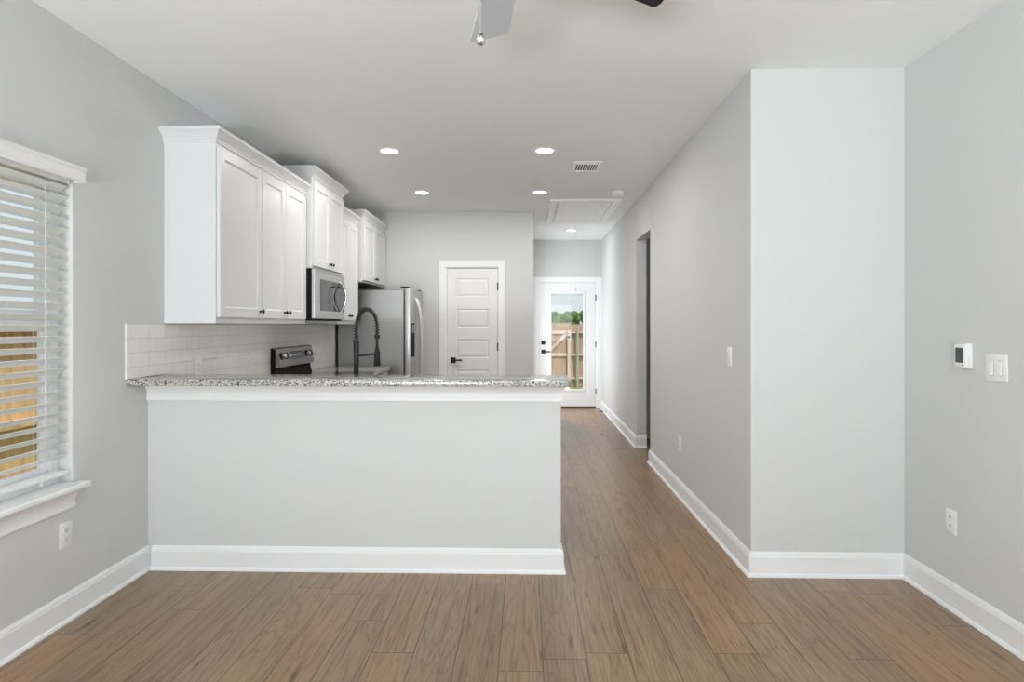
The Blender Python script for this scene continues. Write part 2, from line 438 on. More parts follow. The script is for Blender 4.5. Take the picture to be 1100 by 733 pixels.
# ------------------------------------------------------------------ cabinets
def shaker(b, fn, a0, a1, z0, z1, t=.02, rail=.057):
    """door in a plane: a horizontal, n outward (0 back .. t front); fn(a, n, z) -> xyz"""
    def bx(a, c, n0, n1, z, w, bev):
        t2 = bmnew(); box(t2, a, c, n0, n1, z, w, bev, 1)
        vm = {v: b.verts.new(fn(v.co.x, v.co.y, v.co.z)) for v in t2.verts}
        for f in t2.faces: b.faces.new([vm[v] for v in f.verts])
        t2.free()
    bx(a0, a0+rail, 0, t, z0, z1, .0015); bx(a1-rail, a1, 0, t, z0, z1, .0015)
    bx(a0+rail-.001, a1-rail+.001, 0, t, z0, z0+rail, .0015); bx(a0+rail-.001, a1-rail+.001, 0, t, z1-rail, z1, .0015)
    bx(a0+rail-.002, a1-rail+.002, 0, t-.009, z0+rail-.002, z1-rail+.002, 0)
    # sticking: sloped fillet around the panel
    p = [(0, t-.009), (.009, t-.009), (0, t-.001)]
    sweep(b, [(a0+rail, z0+rail), (a1-rail, z0+rail), (a1-rail, z1-rail), (a0+rail, z1-rail)], p, lambda a, z, n: fn(a, n, z), True)
def knob(parent, x, y, z):
    b = bmnew(); lathe(b, [(.009, 0), (.009, .002), (.0055, .004), (.005, .012), (.010, .016), (.0145, .020), (.0145, .024), (.010, .028), (.004, .029)], (x, y, z), 'X', 20)
    return tag(obj('knob', b, BLACKM, parent, True), 'matte black round knob')
CROWN = [(0, 0), (.006, 0), (.008, .010), (.008, .014), (.012, .018), (.012, .024), (.016, .030), (.024, .040), (.036, .052), (.046, .060), (.050, .064), (.050, .080), (.046, .083), (0, .083)]
def wall_cabinet(y0, y1, depth, z0, zt, doors, label, knob_side, dz=(.036, .027)):
    """doors: list of (y0, y1); knob_side: 1 far edge, -1 near edge"""
    x0 = XL+.001; xf = XL+depth
    t = thing('wall_cabinet', (x0, (y0+y1)/2, z0), label, 'cabinet', 'white kitchen wall cabinets')
    b = bmnew(); box(b, x0, xf, y0, y1, z0, zt, .0012, 1)
    obj('body', b, CAB, t)
    b = bmnew()
    sweep(b, [(x0, y0), (xf, y0), (xf, y1), (x0, y1)][::-1], CROWN, lambda a, c, z: (a, c, zt-.001+z))
    box(b, x0, xf, y0, y1, zt, zt+.078)
    obj('crown_molding', b, CAB, t)
    for (d0, d1), ks in zip(doors, knob_side):
        b = bmnew(); shaker(b, lambda a, n, z: (xf+.0005+n, a, z), d0, d1, z0+dz[0], zt-dz[1])
        d = obj('door', b, CAB, t)
        knob(d, xf+.0205, (d1-.028) if ks > 0 else (d0+.028), z0+dz[0]+.045)
    return t
wall_cabinet(3.311, 4.662, .305, 1.367, 2.420, [(3.322, 3.856), (3.868, 4.238), (4.243, 4.636)], 'largest white wall cabinet, three tall doors, nearest end of the row', [1, 1, -1])
wall_cabinet(4.665, 5.447, .358, 1.822, 2.567, [(4.682, 5.053), (5.058, 5.429)], 'tall-crowned white wall cabinet directly above the microwave', [1, -1], (.02, .030))
wall_cabinet(5.450, 6.085, .305, 1.367, 2.420, [(5.462, 5.764), (5.769, 6.072)], 'white two-door wall cabinet between microwave and refrigerator', [1, -1])
wall_cabinet(6.088, 7.052, .360, 1.815, 2.497, [(6.104, 6.566), (6.571, 7.034)], 'short white wall cabinet above the stainless refrigerator', [1, -1], (.02, .027))

def base_cabinet(face, a0, a1, front, back, label, nd, drawers=True):
    """face '+x' or '+y': direction the doors look; a0..a1 along the run"""
    if face == '+x':
        fn = lambda a, n, z: (front+n, a, z); cx = ((front+back)/2, (a0+a1)/2, 0)
    else:
        fn = lambda a, n, z: (a, front+n, z); cx = ((a0+a1)/2, (front+back)/2, 0)
    t = thing('base_cabinet', cx, label, 'cabinet', 'white kitchen base cabinets')
    b = bmnew()
    if face == '+x': box(b, back, front, a0, a1, .10, .874, .001, 1); box(b, back, front-.07, a0, a1, 0, .10)
    else: box(b, a0, a1, back, front, .10, .874, .001, 1); box(b, a0, a1, back, front-.07, 0, .10)
    obj('body', b, CAB, t)
    w = (a1-a0-.02)/nd
    for k in range(nd):
        u0, u1 = a0+.01+k*w+.003, a0+.01+(k+1)*w-.003
        b = bmnew(); shaker(b, lambda a, n, z: fn(a, n+.0005, z), u0, u1, .12, .70); d = obj('door', b, CAB, t)
        b = bmnew(); shaker(b, lambda a, n, z: fn(a, n+.0005, z), u0, u1, .72, .86, rail=.035); dr = obj('drawer', b, CAB, t)
        for par, z in ((d, .66), (dr, .79)):
            kb = bmnew(); c = fn((u0+u1)/2 if par is dr else (u1-.03), .0205, z)
            lathe(kb, [(.009, 0), (.0055, .004), (.005, .012), (.0145, .020), (.0145, .024), (.004, .029)], c, 'X' if face == '+x' else 'Y', 16)
            tag(obj('knob', kb, BLACKM, par, True), 'matte black round knob')
    return t
base_cabinet('+x', 3.93, 4.672, -1.50, XL+.002, 'white base cabinet on the left wall between sink counter and range', 2)
base_cabinet('+x', 5.452, 6.10, -1.50, XL+.002, 'white base cabinet between range and refrigerator', 2)
base_cabinet('+y', -1.49, .15, 3.89, 3.285, 'white base cabinet run behind the half wall under the sink counter', 4)
b = bmnew()
poly_prism(b, [(XL+.009, 3.284), (.17, 3.284), (.17, 3.925), (-1.46, 3.925), (-1.46, 4.675), (XL+.009, 4.675)], lambda x, y, z: (x, y, z), .8745, .914)
tag(obj('kitchen_countertop', b, GRANITE), 'granite worktop behind the bar carrying the black faucet', 'countertop')
b = bmnew(); box(b, XL+.009, -1.46, 5.448, 6.112, .8745, .914, .003)
tag(obj('kitchen_countertop', b, GRANITE), 'short granite worktop between range and refrigerator', 'countertop')

# ------------------------------------------------------------------ range
t = thing('range', (XL+.33, 5.062, 0), 'black and stainless range with a raised control panel against the tile', 'range')
RY0, RY1 = 4.685, 5.440
b = bmnew(); box(b, XL+.012, XL+.635, RY0, RY1, .02, .905, .003); 
for yy in (RY0+.04, RY1-.04):
    for xx in (XL+.06, XL+.58): lathe(b, [(.018, 0), (.018, .02)], (xx, yy, 0), 'Z', 12)
obj('body', b, BLACKP, t)
b = bmnew(); box(b, XL+.085, XL+.665, RY0-.004, RY1+.004, .906, .918, .003); ck = obj('cooktop', b, BLACKG, t)
for px, py, rr in ((.24, 4.87, .09), (.24, 5.25, .075), (.50, 4.87, .075), (.50, 5.25, .11)):
    b = bmnew(); lathe(b, [(rr, .9181), (rr, .9187), (rr-.004, .9187), (rr-.004, .9181)], (XL+px, py, 0), 'Z', 32, False)
    tag(obj('burner', b, MATS['fridge_side_coating'], ck, True), 'grey burner ring marking')
b = bmnew()
poly_prism(b, [(.012, .906), (.075, .906), (.060, .955), (.052, 1.0), (.052, 1.150), (.012, 1.165)], lambda x, z, y: (XL+x, y, z), RY0, RY1)
obj('backguard', b, BLACKP, t)
b = bmnew()
poly_prism(b, [(.053, 1.004), (.084, 1.004), (.088, 1.010), (.086, 1.022), (.064, 1.160), (.058, 1.167), (.013, 1.167), (.013, 1.163), (.053, 1.158)], lambda x, z, y: (XL+x, y, z), RY0-.003, RY1+.003)
cp = obj('control_panel', b, brushed('dark_stainless', (.30, .295, .285), .32, (30, 4, 300)), t)
def panel_pt(y, z, n=0):     # a point on the leaning face of the control panel
    s = Vector((.022, 0, .138)); s.normalize(); nn = Vector((.138, 0, .022)).normalized()
    k = (z-1.022)/.138
    return Vector((XL+.086-.022*k, y, z))+nn*n
b = bmnew()
vs = []
for (y, z) in ((4.93, 1.062), (5.20, 1.062), (5.20, 1.132), (4.93, 1.132)): vs.append((y, z))
a = [b.verts.new(panel_pt(y, z, .0005)) for y, z in vs]; c = [b.verts.new(panel_pt(y, z, .002)) for y, z in vs]
for k in range(4): b.faces.new((a[k], a[(k+1) % 4], c[(k+1) % 4], c[k]))
b.faces.new(c); b.faces.new(a[::-1])
dsp = obj('display', b, BLACKG, cp)
for k in range(6):
    b = bmnew(); p = panel_pt(4.955+k*.042, 1.097, .0028); box(b, p.x-.0006, p.x+.0006, p.y-.006, p.y+.006, p.z-.006, p.z+.006); tag(obj('button', b, MATS['white_plastic'], cp), 'pale touch key markings')
for y in (4.752, 4.842, 5.292, 5.382):
    b = bmnew(); nn = Vector((.138, 0, .022)).normalized(); c0 = panel_pt(y, 1.097, .0)
    tube(b, [c0, c0+nn*.004], .030, 24); obj_ = obj('knob_bezel', b, BLACKP, cp, True)
    b = bmnew(); tube(b, [c0+nn*.004, c0+nn*.010, c0+nn*.034, c0+nn*.037], [.019, .0225, .021, .017], 24)
    tag(obj('knob', b, CHROME, cp, True), 'polished burner knob')
b = bmnew(); box(b, XL+.637, XL+.675, RY0+.01, RY1-.01, .24, .86, .004); od = obj('oven_door', b, STEEL, t)
b = bmnew(); box(b, XL+.6755, XL+.678, RY0+.12, RY1-.12, .36, .70, .001); obj('oven_window', b, BLACKG, od)
b = bmnew(); tube(b, [(XL+.675, RY0+.06, .80), (XL+.715, RY0+.06, .80), (XL+.72, RY0+.08, .80), (XL+.72, RY1-.08, .80), (XL+.715, RY1-.06, .80), (XL+.675, RY1-.06, .80)], .011, 12); obj('handle', b, CHROME, od, True)
b = bmnew(); box(b, XL+.637, XL+.672, RY0+.01, RY1-.01, .05, .225, .004); obj('drawer', b, STEEL, t)

# ------------------------------------------------------------------ microwave
MY0, MY1, MZ0, MZ1 = 4.672, 5.440, 1.403, 1.8195
MX = XL+.352
t = thing('microwave', (XL+.19, (MY0+MY1)/2, MZ0), 'stainless over-range microwave with curved handle hung under a wall cabinet', 'microwave')
b = bmnew(); box(b, XL+.012, MX, MY0+.004, MY1-.004, MZ0, MZ1, .003); obj('body', b, BLACKP, t)
b = bmnew(); box(b, MX-.10, MX+.012, MY0+.03, MY1-.03, MZ0-.008, MZ0+.002, .002); tag(obj('vent_panel', b, BLACKP, t), 'black underside vent panel')
b = bmnew(); box(b, MX+.001, MX+.030, MY0, MY1, MZ0+.006, MZ1-.001, .005)
dr = obj('door', b, STEEL, t)
b = bmnew(); box(b, MX+.0300, MX+.0325, MY0+.125, MY1-.006, MZ0+.075, MZ1-.075, .001); dg = tag(obj('door_glass', b, BLACKG, dr), 'dark glossy window')
b = bmnew(); 
for k in range(14): box(b, MX+.0300, MX+.0308, MY0+.06+k*.047, MY0+.092+k*.047, MZ1-.016, MZ1-.012)
obj('air_slot', b, SLOT, dr)
hy = 5.295; pts = []
for k in range(17):
    s = k/16; pts.append((MX+.033+.058*math.sin(PI*s)**.9, hy+.0*s, MZ0+.065+s*(MZ1-MZ0-.13)))
b = bmnew(); tube(b, pts, [.008+.004*math.sin(PI*k/16) for k in range(17)], 14); tag(obj('handle', b, CHROME, dr, True), 'bowed bright metal handle')

# ------------------------------------------------------------------ refrigerator
FY0, FY1, FZ = 6.29, 7.035, 1.755
FX = XL+.770
t = thing('refrigerator', (XL+.43, (FY0+FY1)/2, 0), 'stainless side-by-side refrigerator at the kitchen back corner', 'refrigerator')
b = bmnew(); box(b, XL+.04, FX-.008, FY0, FY1, .03, FZ-.012, .004)
for yy in (FY0+.06, FY1-.06):
    for xx in (XL+.12, XL+.70): lathe(b, [(.02, 0), (.02, .03)], (xx, yy, 0), 'Z', 12)
tag(obj('cabinet', b, STEELS, t), 'grey coated cabinet side')
b = bmnew(); box(b, FX-.03, FX+.03, FY0+.01, FY1-.01, .03, .10, .003); obj('toe_grille', b, BLACKP, t)
ys = 6.60
for (a, c, lab) in ((FY0-.002, ys-.003, 'freezer'), (ys+.003, FY1+.002, 'fresh')):
    b = bmnew(); box(b, FX, FX+.066, a, c, .105, FZ+.008, .010, 3); d = obj('door', b, STEEL, t, True)
    h = ys-.045 if lab == 'freezer' else ys+.045
    pts = []
    for k in range(25):
        s = k/24; pts.append((FX+.066+.060*min(1, (1-abs(2*s-1)**6))+.012*math.sin(PI*s), h, .42+s*(1.66-.42-.0)))
    b = bmnew(); tube(b, pts, .012, 12); obj('handle', b, mat('brushed_handle', (.70, .70, .69), .38, 1.0), d, True)
    if lab == 'freezer':
        b = bmnew(); box(b, FX+.0655, FX+.070, FY0+.055, FY0+.225, 1.00, 1.38, .003); dp = tag(obj('ice_dispenser', b, BLACKP, d), 'black ice and water dispenser')
        b = bmnew(); box(b, FX+.070, FX+.074, FY0+.075, FY0+.205, 1.27, 1.36, .001); obj('dispenser_panel', b, STEELS, dp)
    b = bmnew(); yy = (a+.01, a+.07) if lab == 'freezer' else (c-.07, c-.01)
    box(b, FX-.045, FX+.05, yy[0], yy[1], FZ+.0085, FZ+.026, .004); tag(obj('hinge_cover', b, BLACKP, t), 'dark hinge cap')

# ------------------------------------------------------------------ faucet
F0 = Vector((-1.042, 3.50, .914)); F1 = Vector((-.953, 3.652, 0)); dh = Vector((F1.x-F0.x, F1.y-F0.y, 0)); reach = dh.length; dh.normalize()
def fp(s, z): return Vector((F0.x, F0.y, z))+dh*s
t = thing('kitchen_faucet', F0, 'black spring-neck kitchen faucet rising behind the bar top', 'faucet')
b = bmnew(); lathe(b, [(.028, .9142), (.028, .922), (.021, .930), (.0155, .935), (.0155, 1.19), (.017, 1.192), (.017, 1.262), (.013, 1.264)], (F0.x, F0.y, 0), 'Z', 24); tag(obj('body', b, BLACKM, t, True), 'black riser')
R2 = reach/2; ztop = 1.455; ze = 1.285
arc = [fp(0, 1.262), fp(0, 1.32)] + [fp(R2-R2*math.cos(PI*k/24), 1.33+(ztop-1.33)*math.sin(PI*k/24)) for k in range(25)] + [fp(reach, 1.31), fp(reach, ze)]
b = bmnew(); tube(b, arc, .0062, 10); hose = obj('hose', b, BLACKM, t, True)
# coil spring around the hose
dense = []
for p, q in zip(arc, arc[1:]):
    n = max(1, int((q-p).length/.0015))
    for k in range(n): dense.append(p.lerp(q, k/n))
side = Vector((-dh.y, dh.x, 0)); coil = []; acc = 0
for i in range(1, len(dense)-1):
    tt = (dense[i+1]-dense[i-1]).normalized(); u = side; v = tt.cross(u)
    acc += (dense[i]-dense[i-1]).length; ph = 2*PI*acc/.0175
    coil.append(dense[i]+.0135*(math.cos(ph)*u+math.sin(ph)*v))
b = bmnew(); tube(b, coil, .0026, 6); obj('spring', b, BLACKM, hose, True)
b = bmnew(); tube(b, [fp(reach, ze+.008), fp(reach, ze+.006), fp(reach, ze-.012), fp(reach, ze-.014)], [.010, .017, .017, .008], 20)
tube(b, [fp(reach, ze-.010), fp(reach, ze-.06), fp(reach, 1.20), fp(reach, 1.188), fp(reach, 1.105), fp(reach, 1.096)], [.008, .0085, .0135, .0165, .0215, .020], 20)
obj('spray_head', b, BLACKM, t, True)
b = bmnew(); tube(b, [fp(0, 1.170), fp(reach*.5, 1.172), fp(reach, 1.178)], .007, 12)
tube(b, [fp(reach, 1.170), fp(reach, 1.188)], .019, 20); tag(obj('support_arm', b, BLACKM, t, True), 'horizontal docking arm')
b = bmnew(); c0 = Vector((F0.x, F0.y, .97)); tube(b, [c0+side*-.012, c0+side*-.045], .011, 14); tube(b, [c0+side*-.04, c0+side*-.05+Vector((0, 0, .07))], .005, 10); obj('handle', b, BLACKM, t, True)

# ------------------------------------------------------------------ doors
CAS = [(0, 0), (0, .012), (.008, .017), (.060, .018), (.066, .014), (.072, .018), (.080, .018), (.085, .012), (.085, 0)]
def casing(x0, x1, zt, yw, par, m=TRIM):
    b = bmnew(); sweep(b, [(x1, .001), (x1, zt), (x0, zt), (x0, .001)][::-1], CAS, lambda a, z, n: (a, yw-.0006-n, z)); return tag(obj('casing', b, m, par), 'white door casing')
def jamb(x0, x1, zt, y0, y1, par):
    b = bmnew(); box(b, x0, x0+.016, y0, y1, 0, zt); box(b, x1-.016, x1, y0, y1, 0, zt); box(b, x0+.015, x1-.015, y0, y1, zt-.016, zt)
    return obj('jamb', b, TRIM, par)
def lever(par, x, y, z, dirn=1, plate=.032):
    b = bmnew(); box(b, x-plate, x+plate, y-.008, y, z-plate, z+plate, .002)
    tube(b, [(x, y-.008, z), (x, y-.040, z)], .011, 16); box(b, x-.012*dirn if dirn > 0 else x-.115, x+.115 if dirn > 0 else x+.012, y-.050, y-.036, z-.010, z+.010, .003)
    return tag(obj('lever_handle', b, BLACKM, par), 'matte black lever on a square plate')
def hinge(par, x, y, z):
    b = bmnew(); tube(b, [(x, y, z-.05), (x, y, z+.05)], .008, 12); box(b, x-.012, x+.012, y-.002, y+.006, z-.045, z+.045)
    return tag(obj('hinge', b, HINGE, par), 'dark metal hinge')
# pantry door
t = thing('door_1', ((PX0+PX1)/2, YK, 0), 'white five-panel pantry door in the kitchen back wall', 'door', kind='structure')
jamb(PX0, PX1, PZ, YK+.001, YK+T-.001, t); casing(PX0-.001+.006, PX1+.001-.006, PZ-.006, YK, t)
dx0, dx1, dz0, dz1 = PX0+.019, PX1-.019, .012, PZ-.019
yd = YK+.012
b = bmnew(); st = .108; rz = [dz0, .235]; 
ph = .232; gap = .1555
zz = []; top = dz1-.118
for k in range(5):
    zz.append((top-ph, top)); top -= ph+gap-.012
box(b, dx0, dx1, yd+.008, yd+.036, dz0, dz1)
box(b, dx0, dx0+st, yd, yd+.012, dz0, dz1, .001, 1); box(b, dx1-st, dx1, yd, yd+.012, dz0, dz1, .001, 1)
edges = [dz1] + [v for a, c in zz for v in (c, a)] + [dz0]
for k in range(0, len(edges), 2): box(b, dx0+st-.001, dx1-st+.001, yd, yd+.012, edges[k+1], edges[k])
for a, c in zz:
    sweep(b, [(dx0+st, a), (dx1-st, a), (dx1-st, c), (dx0+st, c)], [(0, .0085), (0, 0), (.006, .004), (.012, .0085)], lambda x, z, n: (x, yd+n, z), True)
    fr = .036; i0, i1, j0, j1 = dx0+st+fr, dx1-st-fr, a+fr, c-fr
    P1 = [(dx0+st+.014, a+.014), (dx1-st-.014, a+.014), (dx1-st-.014, c-.014), (dx0+st+.014, c-.014)]; P2 = [(i0, j0), (i1, j0), (i1, j1), (i0, j1)]
    va = [b.verts.new((x, yd+.0081, z)) for x, z in P1]; vb = [b.verts.new((x, yd+.0015, z)) for x, z in P2]
    for k in range(4): b.faces.new((va[k], va[(k+1) % 4], vb[(k+1) % 4], vb[k]))
    b.faces.new(vb)
leaf = obj('leaf', b, DOORP, t)
lever(leaf, dx0+.072, yd, .926, 1)
for z in (1.83, 1.09, .22): hinge(leaf, dx1+.008, YK+.006, z)
# back door with a full-height glass lite
t = thing('door_2', ((EX0+EX1)/2, YE, 0), 'white back door with a tall glass lite at the end of the hall', 'door', kind='structure')
jamb(EX0, EX1, EZ, YE+.001, YE+T-.001, t); casing(EX0+.005, EX1-.005, EZ-.006, YE, t)
ex0, ex1, ez0, ez1 = EX0+.019, EX1-.019, .030, EZ-.019
yd = YE+.012
gx0, gx1, gz0, gz1 = .398, .918, .305, 1.872
b = bmnew()
box(b, ex0, gx0, yd, yd+.044, ez0, ez1, .001, 1); box(b, gx1, ex1, yd, yd+.044, ez0, ez1, .001, 1)
box(b, gx0-.001, gx1+.001, yd, yd+.044, ez0, gz0); box(b, gx0-.001, gx1+.001, yd, yd+.044, gz1, ez1)
leaf = obj('leaf', b, DOORP, t)
b = bmnew(); sweep(b, [(gx0, gz0), (gx1, gz0), (gx1, gz1), (gx0, gz1)], [(.004, .001), (.002, .010), (-.012, .014), (-.034, .008), (-.038, 0), (.004, 0)], lambda x, z, n: (x, yd-.0005-n, z), True)
obj('lite_frame', b, DOORP, leaf)
b = bmnew(); box(b, gx0+.001, gx1-.001, yd+.018, yd+.024, gz0+.001, gz1-.001); obj('pane', b, GLASS, leaf)
b = bmnew(); box(b, gx0+.003, gx1-.003, yd+.026, yd+.040, gz1-.040, gz1-.002, .002)
for x in (gx0+.12, gx1-.20): box(b, x-.0012, x+.0012, yd+.030, yd+.032, gz0+.05, gz1-.03)
tag(obj('raised_mini_blind', b, VINYL, leaf), 'white raised mini blind and cords')
b = bmnew(); x = ex0+.068; box(b, x-.032, x+.032, yd-.010, yd, 1.068-.032, 1.068+.032, .002); tube(b, [(x, yd-.01, 1.068), (x, yd-.016, 1.068)], .02, 18); box(b, x-.004, x+.004, yd-.030, yd-.015, 1.053, 1.083, .001); tag(obj('deadbolt', b, BLACKM, leaf), 'square black deadbolt')
lever(leaf, x, yd, .923, 1)
for z in (1.80, 1.04, .27): hinge(leaf, ex1+.008, YE+.006, z)
b = bmnew(); box(b, EX0+.016, EX1-.016, YE+.002, YE+T+.03, 0.0005, .024, .004); tag(obj('threshold', b, mat('bronze_threshold', (.08, .06, .045), .5, .4), t), 'dark bronze threshold')

# ------------------------------------------------------------------ window on the left wall
t = thing('window_1', (XL-.06, (WY0+WY1)/2, WZ0), 'white framed window in the left wall behind the blind', 'window', kind='structure')
wx0, wx1 = XL-.115, XL-.066
b = bmnew(); fw = .05
box(b, wx0, wx1, WY0+.001, WY0+fw, WZ0+.026, WZ1-.001, .002); box(b, wx0, wx1, WY1-fw, WY1-.001, WZ0+.026, WZ1-.001, .002)
box(b, wx0, wx1, WY0+fw-.001, WY1-fw+.001, WZ0+.026, WZ0+.026+fw, .002); box(b, wx0, wx1, WY0+fw-.001, WY1-fw+.001, WZ1-fw, WZ1-.001, .002)
obj('window_frame', b, VINYL, t)
zm = (WZ0+WZ1)/2+.06
b = bmnew(); sw = .034
for z0, z1, xo in ((WZ0+.026+fw, zm, .018), (zm-.0, WZ1-fw, .004)):
    x0, x1 = wx0+xo, wx0+xo+.026
    box(b, x0, x1, WY0+fw, WY0+fw+sw, z0, z1, .001); box(b, x0, x1, WY1-fw-sw, WY1-fw, z0, z1, .001)
    box(b, x0, x1, WY0+fw+sw-.001, WY1-fw-sw+.001, z0, z0+sw, .001); box(b, x0, x1, WY0+fw+sw-.001, WY1-fw-sw+.001, z1-sw, z1, .001)
sash = obj('sash', b, VINYL, t)
b = bmnew(); box(b, wx0+.028, wx0+.032, WY0+fw+sw-.004, WY1-fw-sw+.004, WZ0+.05+fw, zm-.02); box(b, wx0+.014, wx0+.018, WY0+fw+sw-.004, WY1-fw-sw+.004, zm+.02, WZ1-fw-.02); obj('pane', b, GLASS, sash)
b = bmnew()
poly_prism(b, [(XL-.0655, .600), (XL+.0, .600), (XL+.0008, .600), (XL+.055, .600), (XL+.060, .606), (XL+.060, .620), (XL+.055, .626), (XL-.0655, .626)], lambda x, z, y: (x, y, z), WY0+.001, WY1-.001)
box(b, XL+.0008, XL+.060, WY0-.045, WY0+.002, .600, .626, .004); box(b, XL+.0008, XL+.060, WY1-.002, WY1+.040, .600, .626, .004)
obj('window_sill', b, TRIM, t)
b = bmnew()
apr = [(0, .508), (.008, .508), (.011, .513), (.011, .522), (.008, .527), (.008, .545), (.012, .565), (.022, .582), (.034, .590), (.034, .599), (0, .599)]
sweep(b, [(XL+.001, WY1+.005), (XL+.001, WY0-.005)], apr, lambda a, c, z: (a, c, z)); obj('apron', b, TRIM, t)
# blind
t = thing('window_blind', (XL-.03, (WY0+WY1)/2, .64), 'white two-inch slatted blind filling the left window', 'blind')
b = bmnew()
sweep(b, [(XL-.004, WY1+.018), (XL+.048, WY1+.018), (XL+.048, WY0-.018), (XL-.004, WY0-.018)][::-1] if False else [(XL+.040, WY1+.016), (XL+.040, WY0-.016)], [(0, 2.018), (.010, 2.018), (.012, 2.026), (.008, 2.036), (.008, 2.066), (.014, 2.076), (.014, 2.088), (0, 2.088)], lambda a, c, z: (a, c, z))
box(b, XL+.001, XL+.041, WY1+.006, WY1+.016, 2.018, 2.088, .001); box(b, XL+.001, XL+.041, WY0-.016, WY0-.006, 2.018, 2.088, .001)
obj('valance', b, SLAT, t)
b = bmnew(); box(b, XL-.060, XL-.004, WY0+.008, WY1-.008, 2.012, 2.055, .002); obj('headrail', b, SLAT, t)
xc = XL-.034; pitch = .0494; ns = 27; tilt = math.radians(32)
b = bmnew()
def slat(zc):
    prof = []
    for k in range(7):
        s = -1+2*k/6; prof.append((s*.0252, .0028*(1-s*s)))
    prof = prof+[(x, z-.0026) for x, z in prof[::-1]]
    pr = [(x*math.cos(tilt)-z*math.sin(tilt), x*math.sin(tilt)+z*math.cos(tilt)) for x, z in prof]
    poly_prism(b, [(xc+x, zc+z) for x, z in pr], lambda x, z, y: (x, y, z), WY0+.010, WY1-.012)
for k in range(ns-1): slat(1.986-k*pitch)
obj('slats', b, SLAT, t, True)
b = bmnew(); box(b, xc-.026, xc+.026, WY0+.010, WY1-.012, .668, .688, .004); obj('bottom_rail', b, SLAT, t)
for y in (WY0+.12, WY1-.145):
    b = bmnew()
    for dx in (-.027, .027): tube(b, [(xc+dx, y, .688), (xc+dx, y, 2.012)], .0009, 5)
    tag(obj('ladder_cord', b, STRING, t), 'thin ladder cord')
    b = bmnew(); lathe(b, [(.004, .645), (.008, .650), (.008, .662), (.004, .667)], (xc+.012, y, 0), 'Z', 12); tag(obj('cord_button', b, PLASTIC, t, True), 'small cord end under the bottom rail')

# rear wall glazing (behind the viewer)
for nm, x0, x1, z0, z1, lab, cat in (('window_2', .75, 1.75, .75, 2.15, 'white framed rear window behind the viewer', 'window'), ('door_3', -1.83, -.07, 0.002, 2.1, 'white framed glass patio door behind the viewer', 'door')):
    t = thing(nm, ((x0+x1)/2, YR-.06, z0), lab, cat, kind='structure')
    b = bmnew(); sweep(b, [(x0+.001, z0+.001), (x1-.001, z0+.001), (x1-.001, z1-.001), (x0+.001, z1-.001)], [(0, YR-.11), (.05, YR-.11), (.05, YR-.06), (0, YR-.06)], lambda x, z, n: (x, n, z), True)
    xm = (x0+x1)/2
    if cat == 'door': box(b, xm-.03, xm+.03, YR-.10, YR-.06, z0+.05, z1-.05)
    else: box(b, x0+.05, x1-.05, YR-.10, YR-.06, (z0+z1)/2-.02, (z0+z1)/2+.02)
    fr = obj('window_frame', b, VINYL, t)
    b = bmnew(); box(b, x0+.045, x1-.045, YR-.088, YR-.084, z0+.045, z1-.045); obj('pane', b, GLASS, fr)

# ------------------------------------------------------------------ ceiling fixtures
def recessed(x, y, label, k=1.0):
    t = thing('recessed_light', (x, y, H), label, 'ceiling light', 'round recessed ceiling lights')
    b = bmnew(); lathe(b, [(.066, -.002), (.070, -.007), (.084, -.006), (.092, -.001), (.092, 0), (.066, 0)], (x, y, H-.0003), 'Z', 40, False); obj('trim_ring', b, PLASTIC, t, True)
    b = bmnew(); lathe(b, [(.001, -.0045), (.050, -.0045), (.0668, -.0035), (.0668, -.001), (.001, -.001)], (x, y, H-.0003), 'Z', 40); obj('lens', b, LENS, t, True)
    d = bpy.data.lights.new('can_lamp', 'AREA'); d.shape = 'DISK'; d.size = .13; d.energy = CAN_POWER*k; d.color = (1, .975, .94)
    o = bpy.data.objects.new('can_lamp', d); COL.objects.link(o); o.parent = t; o.location = (0, 0, -.012)
recessed(-1.092, 4.564, 'lit recessed ceiling light nearest the tall wall cabinets, front row')
recessed(.140, 4.579, 'lit recessed ceiling light just left of the air vent')
recessed(-1.096, 6.000, 'lit recessed ceiling light in front of the cabinet over the refrigerator')
recessed(.136, 6.018, 'lit recessed ceiling light beside the attic hatch')
recessed(.646, 8.454, 'small recessed light beyond the attic hatch near the back door', .35)

# vent
vx0, vx1, vy0, vy1 = .394, .645, 4.885, 5.210
t = thing('ceiling_vent', ((vx0+vx1)/2, (vy0+vy1)/2, H), 'white louvred air vent in the ceiling', 'vent')
b = bmnew(); sweep(b, [(vx0, vy0), (vx1, vy0), (vx1, vy1), (vx0, vy1)], [(0, 0), (.006, -.008), (.034, -.010), (.036, 0)], lambda x, y, z: (x, y, H-.0005+z), True); obj('frame', b, PLASTIC, t)
b = bmnew(); box(b, vx0+.03, vx1-.03, vy0+.03, vy1-.03, H-.0012, H-.0004); obj('backing', b, mat('vent_cavity', (.012, .012, .012), .9, 0, .1), t)
b = bmnew()
n = 8
for k in range(n):
    x = vx0+.050+k*(vx1-vx0-.100)/(n-1)
    poly_prism(b, [(x-.0045, -.0015), (x-.002, -.0015), (x+.0055, -.0095), (x+.0020, -.0095)], lambda a, z, y: (a, y, H+z), vy0+.085, vy1-.034)
for y in (vy0+.048, vy0+.062): poly_prism(b, [(y-.003, -.0015), (y-.0015, -.0015), (y+.002, -.0085), (y+.0005, -.0085)], lambda a, z, x: (x, a, H+z), vx0+.034, vx1-.034)
box(b, vx0+.034, vx1-.034, vy0+.076, vy0+.085, H-.009, H-.0015)
obj('louver', b, PLASTIC, t)

